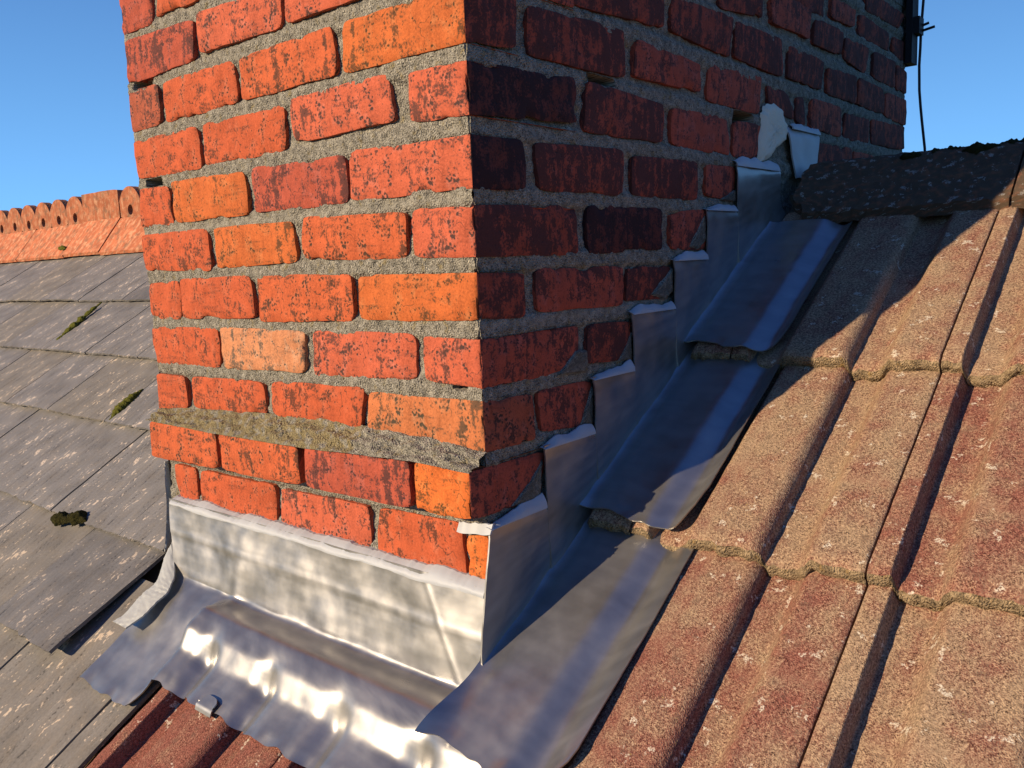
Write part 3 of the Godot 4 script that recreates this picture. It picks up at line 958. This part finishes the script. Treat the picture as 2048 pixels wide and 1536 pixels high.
func build_step_flashings() -> void:
	var spans := [[0, 1, 2], [3, 4], [5, 6]]
	var said := ["lead step flashing at the foot of the chimney, its flap half in sun", "lead step flashing between two others, its flap tip catching sun", "shaded lead step flashing tucked under the mossy ridge"]
	var from := [-0.118, 0.240, 0.595]
	var to := [0.262, 0.618, 0.985]
	for k in 3:
		var t := thing("step_flashing", said[k], "flashing", roof(0.08, from[k] + 0.15, 0.02), "stepped lead flashings up the side of the chimney")
		for q: int in spans[k]:
			var z0: float = STEPS[q][0]
			var z1: float = STEPS[q][1]
			var top: float = STEPS[q][2]
			var b := Buf.new()
			grid(b, func(u: float, v: float) -> Vector3:
				var z := lerpf(z0 + (0.040 * (1.0 - v) if q == 0 else 0.0), z1, u)
				var y := lerpf(FOLD - PITCH * z + 0.006, top + rough.get_noise_2d(z * 30.0, 4.0) * 0.001, v)
				var x := 0.0075 + dent(z, y, 3.0) * 0.7 - 0.003 * smoothstep(0.9, 1.0, v) + 0.0012 * (2 - k)
				x += 0.010 * pow(1.0 - v, 6.0)
				return Vector3(x, y, z), 18, 26, absf(z1 - z0), 0.3, Vector3(-0.0022, 0, 0), 15, true, Vector2(-z0, q * 0.13))
			part(t, "upstand", done([b]), mats.lead)
			# the edge turned into the joint, smeared with sealant
			b = Buf.new()
			grid(b, func(u: float, v: float) -> Vector3:
				var z := lerpf(z0 + 0.002, z1 + 0.003, u)
				var tilt: float = [0.9, 0.3, 0.7, -0.3, 0.5, 0.2, -0.4][q]
				var high := (0.0115 + 0.007 * rough.get_noise_2d(z * 14.0, q * 5.0)) * (0.35 + 0.65 * smoothstep(0.0, 0.3, u)) * (1.0 + tilt * (u - 0.5))
				if q == 6:
					high += 0.006
				var y := top - 0.004 + v * high
				return Vector3(lerpf(0.0092, 0.0015, v * v) + rough.get_noise_2d(z * 16.0, v * 3.0 + q) * 0.0010 + 0.0012 * (2 - k), y, z), 26, 5, 0.12, 0.02, Vector3(-0.002, 0, 0))
			part(t, "turned_edge", done([b]), mats.sealant)
		# the flap dressed over the tiles
		var b2 := Buf.new()
		var s0: float = from[k]
		var s1: float = to[k]
		var wide: float = [0.180, 0.166, 0.158][k]
		grid(b2, func(u: float, v: float) -> Vector3:
			var x := lerpf(0.007, wide, u)
			var low := s0 + 0.006 * sin(x * 42.0) + 0.004 * noise.get_noise_2d(x * 30.0, k * 5.0)
			var rad := 0.052
			if x > wide - rad:
				var e := (x - wide + rad) / rad
				low += rad * (1.0 - sqrt(maxf(0.0, 1.0 - e * e)))
			if k == 0 and x < 0.03:
				low -= 0.006 * (0.03 - x) / 0.03
			var s := lerpf(low, s1, v)
			var soft := dressed(x, 0.011, 0.030)
			var c := s0 - 0.004 if k > 0 else COURSE0
			var off := 0.022 * (1.0 - (s - c) / GAUGE) + soft + 0.0055
			if k == 0:
				off += 0.006 * smoothstep(0.16, -0.1, s)
				off += 0.022 * smoothstep(0.040, 0.0, x) * smoothstep(-0.02, -0.12, s)
			off += dent(x, s, 11.0 + k) * 0.5
			off += 0.016 * pow(maxf(0.0, 1.0 - (x - 0.007) / 0.022), 2.0)
			off += 0.004 * smoothstep(0.025, 0.0, s - low) * (0.5 + noise.get_noise_2d(x * 22.0, k * 3.0))
			return roof(x, s, off), 64, 56, 0.2, s1 - s0, Vector3(0, -COS, -SIN) * 0.0022, 15, true, Vector2(k * 0.3, 0.1))
		part(t, "flap", done([b2]), mats.lead)

func skirt_face(x: float, s: float) -> float:
	var soft := lerpf(0.019, dressed(x, 0.010, 0.026), 0.8)
	var on_tile := 0.0275 - 0.015 * smoothstep(-0.112, -0.150, s) + lerpf(0.021, soft, smoothstep(-0.092, -0.150, s))
	on_tile = lerpf(0.020, on_tile, smoothstep(-0.044, -0.086, s))
	var verge := smoothstep(-0.548, -0.512, x)
	var hook := 0.004 * exp(-pow((x + 0.508) / 0.014, 2.0))
	return lerpf(0.012 + 0.010 * smoothstep(-0.16, -0.08, s), on_tile + hook, verge) + dent(x, s, 5.0) * 0.5

func build_apron() -> void:
	var t := thing("apron_flashing", "bright lead apron flashing folded along the front foot of the chimney", "flashing", roof(-0.35, -0.12, 0.03))
	var b := Buf.new()
	var fold := -0.030
	var nb := 30
	var nf := 5
	var nt := 22
	var nv := nb + nf + nt
	grid(b, func(u: float, v: float) -> Vector3:
		var j := int(round(v * nv))
		if j <= nb:
			var e := float(j) / nb
			var xl := lerpf(-0.705, -0.700, e)
			var xr := 0.086
			var x := lerpf(xl, xr, u)
			var low := -0.200 - 0.048 * smoothstep(-0.53, -0.56, x) + 0.004 * noise.get_noise_2d(x * 26.0, 8.0)
			low -= 0.010 * smoothstep(-0.1, 0.08, x)
			var s := lerpf(low, fold - 0.010, e)
			x = lerpf(xl, lerpf(xr, 0.006, smoothstep(-0.120, -0.07, s)), u)
			var off := skirt_face(x, s)
			off += 0.003 * smoothstep(0.02, 0.0, s - low) * noise.get_noise_2d(x * 30.0, 3.0)
			return roof(x, s, off)
		var f := float(j - nb) / (nf + nt)
		var xl2 := lerpf(-0.700, -0.742, smoothstep(0.0, 1.0, f))
		var x2 := lerpf(xl2, 0.0065, u)
		var foot := roof(x2, fold - 0.010, skirt_face(x2, fold - 0.010))
		var head := Vector3(x2, -0.818, 0.016)
		var q := foot.lerp(head, f)
		var lean := foot.z - head.z
		q.z = head.z + lean * pow(1.0 - f, 1.15) + dent(x2 * 0.6, f * 0.09, 21.0) * 0.75
		q.z += 0.0007 * exp(-pow((f - 0.52 + 0.06 * x2) / 0.03, 2.0))           # faint crease across the upstand
		q.z += 0.0006 * exp(-pow((x2 + 0.105 - 0.085 * (1.0 - f)) / 0.005, 2.0))  # slanting fold near the corner
		q.y += dent(x2, 0.3, 2.0) * 0.6 * (1.0 - f)
		return q, 170, nv, 0.8, 0.32, Vector3(0, -0.0015, -0.0018))
	part(t, "sheet", done([b]), mats.lead)
	b = Buf.new()
	grid(b, func(u: float, v: float) -> Vector3:
		var x := lerpf(-0.735, 0.0045, u)
		var high := 0.0145 + 0.0050 * rough.get_noise_2d(x * 10.0, 1.0) + 0.0014 * noise.get_noise_2d(x * 120.0, 1.0) + 0.004 * x
		var low := -0.829 + 0.0035 * rough.get_noise_2d(x * 8.0, 7.0)
		var y := lerpf(low, -0.826 + high, v)
		return Vector3(x, y, 0.0205 + 0.0015 * sin(PI * v) - 0.016 * v * v + 0.001 * rough.get_noise_2d(x * 20.0, v * 2.0)), 170, 8, 0.74, 0.03, Vector3(0, 0, -0.010))
	part(t, "sealant_bead", done([b]), mats.sealant)
	b = Buf.new()
	# sealant turned round the corner under the orange brick
	grid(b, func(u: float, v: float) -> Vector3:
		var x := lerpf(-0.046, 0.010, u)
		return Vector3(x, -0.757 + v * (0.012 + 0.003 * rough.get_noise_2d(x * 50.0, 2.0)) + 0.006 * u * u, 0.009 - 0.006 * v + 0.002 * sin(u * 9.0)), 20, 4, 0.06, 0.015, Vector3(0, 0, -0.003))
	part(t, "sealant_dab", done([b]), mats.sealant)
	# clips bent up over the lower edge
	for x: float in [-0.372, -0.066]:
		var c := thing("lead_clip", "small bent lead clip on the apron edge near the tile verge" if x < -0.2 else "small bent lead clip on the apron edge near the lowest step flashing", "clip", roof(x, -0.19, 0.04), "clips holding the lower edge of the lead apron")
		var cb := Buf.new()
		grid(cb, func(u: float, v: float) -> Vector3:
			var w := lerpf(-0.019, 0.019, u)
			var s := lerpf(-0.206, -0.182, v)
			if v > 0.6:
				s -= 0.006 * pow(absf(w) / 0.019, 4.0)
			return roof(x + w, s, skirt_face(x + w, maxf(s, -0.2)) + 0.0035 + 0.002 * v - 0.004 * smoothstep(0.25, 0.0, v)), 12, 8, 0.04, 0.03, Vector3(0, -COS, -SIN) * 0.002)
		part(c, "tab", done([cb]), mats.lead)

func ribbon(called: String, label: String, pairs: Array, lift: Vector3) -> void:
	var c := Vector3.ZERO
	for q: Array in pairs:
		c += (Vector3(q[0][0], q[0][1], q[0][2]) + Vector3(q[1][0], q[1][1], q[1][2])) / 2000.0
	c /= pairs.size()
	var t := thing(called, label, "lead strip", c, "old lead strips between the slates and the chimney")
	var b := Buf.new()
	var n := pairs.size() - 1
	grid(b, func(u: float, v: float) -> Vector3:
		var f := (1.0 - v) * n
		var k := mini(int(f), n - 1)
		var e := f - k
		var l := Vector3(pairs[k][0][0], pairs[k][0][1], pairs[k][0][2]).cubic_interpolate(Vector3(pairs[k + 1][0][0], pairs[k + 1][0][1], pairs[k + 1][0][2]), Vector3(pairs[maxi(k - 1, 0)][0][0], pairs[maxi(k - 1, 0)][0][1], pairs[maxi(k - 1, 0)][0][2]), Vector3(pairs[mini(k + 2, n)][0][0], pairs[mini(k + 2, n)][0][1], pairs[mini(k + 2, n)][0][2]), e)
		var r := Vector3(pairs[k][1][0], pairs[k][1][1], pairs[k][1][2]).cubic_interpolate(Vector3(pairs[k + 1][1][0], pairs[k + 1][1][1], pairs[k + 1][1][2]), Vector3(pairs[maxi(k - 1, 0)][1][0], pairs[maxi(k - 1, 0)][1][1], pairs[maxi(k - 1, 0)][1][2]), Vector3(pairs[mini(k + 2, n)][1][0], pairs[mini(k + 2, n)][1][1], pairs[mini(k + 2, n)][1][2]), e)
		var q := l.lerp(r, u) / 1000.0
		return q + lift * (sin(u * PI) * 0.25 + 0.12 * noise.get_noise_2d(v * 40.0, u * 20.0)), 8, 48, 0.03, 0.25, -lift.normalized() * 0.003)
	part(t, "strip", done([b]), mats.lead_oxide)

func build_small_lead() -> void:
	ribbon("lead_strip", "dull upright lead strip curling down the chimney's slate side", [[[-787, -761, -5], [-787, -762, -12]], [[-787, -795, -2], [-787, -802, -21]], [[-787, -833, -1], [-787, -842, -22]], [[-787, -869, 3], [-787, -879, -18]], [[-787, -901, 8], [-787, -912, -7]], [[-787, -926, 13], [-787, -926, 9]]], Vector3(0.006, 0, 0.004))
	ribbon("lead_strip", "pale loose lead strip lying across the apron's end beside the lifted slate", [[[-754, -901, 12], [-752, -901, 12]], [[-738, -917, 37], [-715, -914, 32]], [[-711, -934, 62], [-671, -931, 58]], [[-698, -944, 78], [-656, -942, 74]], [[-703, -956, 97], [-650, -950, 86]], [[-704, -967, 113], [-653, -961, 104]], [[-702, -981, 134], [-655, -976, 126]], [[-713, -991, 149], [-669, -991, 149]]], Vector3(0, COS, SIN) * 0.008)
	# lead offcut smeared with sealant above the ridge end
	var t := thing("lead_offcut", "whitish lead offcut stuck to the brickwork above the ridge end", "flashing", Vector3(0.005, -0.23, -0.97))
	var b := Buf.new()
	grid(b, func(u: float, v: float) -> Vector3:
		var z := lerpf(lerpf(-0.945, -0.905, v), lerpf(-1.050, -1.072, v), u)
		var y := lerpf(-0.29, lerpf(-0.196, -0.190, u), v) + rough.get_noise_2d(z * 30.0, v * 3.0) * 0.003
		return Vector3(0.008 + dent(z, y, 7.0) * 0.8 - 0.007 * smoothstep(0.85, 1.0, v), y, z), 20, 16, 0.14, 0.1, Vector3(-0.003, 0, 0))
	part(t, "sheet", done([b]), mats.sealant)
	b = Buf.new()
	grid(b, func(u: float, v: float) -> Vector3:
		var z := lerpf(-0.925, -1.070, u)
		return Vector3(0.0105 - 0.006 * v * v + rough.get_noise_2d(z * 20.0, v * 2.0) * 0.001, -0.198 + v * (0.012 + 0.004 * rough.get_noise_2d(z * 25.0, 6.0)), z), 24, 4, 0.14, 0.02, Vector3(-0.003, 0, 0))
	part(t, "turned_edge", done([b]), mats.sealant)

# ---------------------------------------------------------------- the rest
func build_mosses() -> void:
	var t := thing("moss_strip", "long green moss strip in a slate joint nearer the ridge", "moss", roof(-2.32, 0.65, 0.01), "moss strips in the slate joints")
	moss(t, "cushion", roof(-2.305, 0.520, 0.008), roof(-2.342, 0.762, 0.012), 0.036, 0.015, mats.moss, 3.0)
	t = thing("moss_strip", "short plump green moss strip in a slate joint beside the chimney", "moss", roof(-1.46, 0.33, 0.01), "moss strips in the slate joints")
	moss(t, "cushion", roof(-1.452, 0.255, 0.010), roof(-1.476, 0.385, 0.008), 0.042, 0.020, mats.moss, 8.0)
	t = thing("moss_clump", "dark brown-green moss clump on the edge of a slate course", "moss", roof(-1.18, -0.01, 0.015))
	moss(t, "cushion", roof(-1.255, -0.022, 0.010), roof(-1.165, -0.014, 0.012), 0.030, 0.016, mats.moss_dark, 13.0)
	moss(t, "cushion", roof(-1.195, -0.006, 0.012), roof(-1.115, -0.002, 0.012), 0.034, 0.018, mats.moss_dark, 17.0)
	t = thing("moss_tuft", "small moss tuft on a terracotta ridge tile", "moss", Vector3(-3.3, -0.27, -0.92))
	moss(t, "cushion", Vector3(-3.36, -0.288, -0.922), Vector3(-3.29, -0.288, -0.922), 0.03, 0.02, mats.moss, 22.0)

func build_cable() -> void:
	var t := thing("aerial_bracket", "dark metal bracket strapped to the chimney's far edge", "bracket", Vector3(0.01, 0.12, -1.72))
	var b := Buf.new()
	box(b, Vector3(-0.02, 0.036, -1.742), Vector3(0.020, 0.62, -1.728))
	box(b, Vector3(0.004, 0.036, -1.728), Vector3(0.020, 0.62, -1.69))
	part(t, "angle_iron", done([b]), mats.iron)
	b = Buf.new()
	box(b, Vector3(0.020, 0.108, -1.742), Vector3(0.034, 0.150, -1.70))
	part(t, "clamp", done([b]), mats.iron)
	for q: Array in [[0.120, 0.062], [0.132, 0.048]]:
		b = Buf.new()
		tube(b, [Vector3(0.02, q[0] - 0.003, -1.735), Vector3(q[1], q[0] + 0.004, -1.735)], 0.0035)
		part(t, "bolt", done([b]), mats.iron)
	t = thing("aerial_cable", "thin dark cable hanging from the bracket past the ridge", "cable", Vector3(0.03, 0.0, -1.745))
	b = Buf.new()
	tube(b, [Vector3(0.034, 0.60, -1.748), Vector3(0.031, 0.30, -1.748), Vector3(0.030, 0.197, -1.748), Vector3(0.026, 0.124, -1.748), Vector3(0.0255, 0.08, -1.748), Vector3(0.024, 0.036, -1.748), Vector3(0.026, -0.028, -1.748), Vector3(0.030, -0.07, -1.748), Vector3(0.034, -0.105, -1.748), Vector3(0.043, -0.177, -1.748), Vector3(0.052, -0.30, -1.748), Vector3(0.055, -0.72, -1.74)], 0.0034)
	part(t, "wire", done([b]), mats.cable)

func build_house() -> void:
	var b := Buf.new()
	grid(b, func(u: float, v: float) -> Vector3: return Vector3(lerpf(-300, 300, u), -6.5, lerpf(300, -300, v)), 2, 2, 600, 600)
	structure("ground", done([b]), mats.grass)
	var h := thing("house", "brick house below the tiled and slated roof slopes", "house", Vector3(-2, -6.5, APEX))
	b = Buf.new()
	# boarding under the coverings, both slopes
	var eave := 3.2
	for sg: float in [1.0, -1.0]:
		grid(b, func(u: float, v: float) -> Vector3:
			var s := lerpf(-eave, -APEX / COS, v)
			var q := roof(0, s, -0.03)
			return Vector3(lerpf(-7.0, 2.4, u) if sg > 0 else lerpf(2.4, -7.0, u), q.y, APEX + (q.z - APEX) * sg), 4, 4, 9, 4, Vector3(0, -0.05, 0))
	part(h, "boarding", done([b]), mats.boards)
	# far slope, plain, and the near slope below the picture
	b = Buf.new()
	grid(b, func(u: float, v: float) -> Vector3:
		var q := roof(0, lerpf(-eave, -APEX / COS - 0.03, v), 0.0)
		return Vector3(lerpf(2.4, -7.0, u), q.y, 2.0 * APEX - q.z), 4, 4, 9, 4, Vector3(0, -0.02, 0))
	grid(b, func(u: float, v: float) -> Vector3: return roof(lerpf(-7.0, 2.4, u), lerpf(-eave, -0.86, v), -0.006), 4, 4, 9, 3, Vector3(0, -0.015, 0))
	part(h, "covering", done([b]), mats.slate_brown)
	b = Buf.new()
	box(b, Vector3(-6.7, -6.5, -3.4), Vector3(2.1, -2.45, 1.45))
	part(h, "wall", done([b]), mats.wall_brick)

func _ready() -> void:
	# ---- camera, sky, sun
	var cam := Camera3D.new()
	cam.name = "camera"
	cam.transform = Transform3D(Basis(Vector3(0.769035, -0.042010, -0.637825), Vector3(-0.059992, 0.988690, -0.137452), Vector3(0.636386, 0.143969, 0.757817)), Vector3(0.65472, -0.43059, 0.72484))
	cam.fov = 49.218
	cam.near = 0.02
	cam.far = 1200.0
	add_child(cam)
	var env := Environment.new()
	var sky := Sky.new()
	var air := ProceduralSkyMaterial.new()
	air.sky_top_color = Color(0.020, 0.062, 0.245).linear_to_srgb()
	air.sky_horizon_color = Color(0.20, 0.51, 0.94).linear_to_srgb()
	air.sky_curve = 0.183
	air.ground_bottom_color = Color(0.06, 0.06, 0.05).linear_to_srgb()
	air.ground_horizon_color = Color(0.25, 0.30, 0.33).linear_to_srgb()
	air.sun_angle_max = 1.0
	sky.sky_material = air
	env.background_mode = Environment.BG_SKY
	env.sky = sky
	env.tonemap_mode = Environment.TONE_MAPPER_LINEAR
	env.tonemap_exposure = 1.42
	env.sdfgi_enabled = true
	env.ssao_enabled = true
	env.ssil_enabled = true
	var world := WorldEnvironment.new()
	world.name = "world"
	world.environment = env
	add_child(world)
	var sun := DirectionalLight3D.new()
	sun.name = "sun"
	var up := deg_to_rad(20.0)
	var round_ := deg_to_rad(25.0)
	sun.look_at_from_position(Vector3.ZERO, Vector3(sin(round_) * cos(up), -sin(up), -cos(round_) * cos(up)))
	sun.light_energy = 1.6
	sun.light_color = Color(1.0, 0.90, 0.76)
	sun.light_angular_distance = 0.5
	sun.shadow_enabled = true
	add_child(sun)

	rng.seed = 11
	noise.seed = 5
	noise.frequency = 1.0
	noise.fractal_octaves = 1
	rough.seed = 9
	rough.frequency = 1.0
	rough.fractal_octaves = 3
	make_materials()
	build_house()
	build_tiles()
	build_slates()
	build_chimney()
	build_ridges()
	build_apron()
	build_step_flashings()
	build_small_lead()
	build_mosses()
	build_cable()
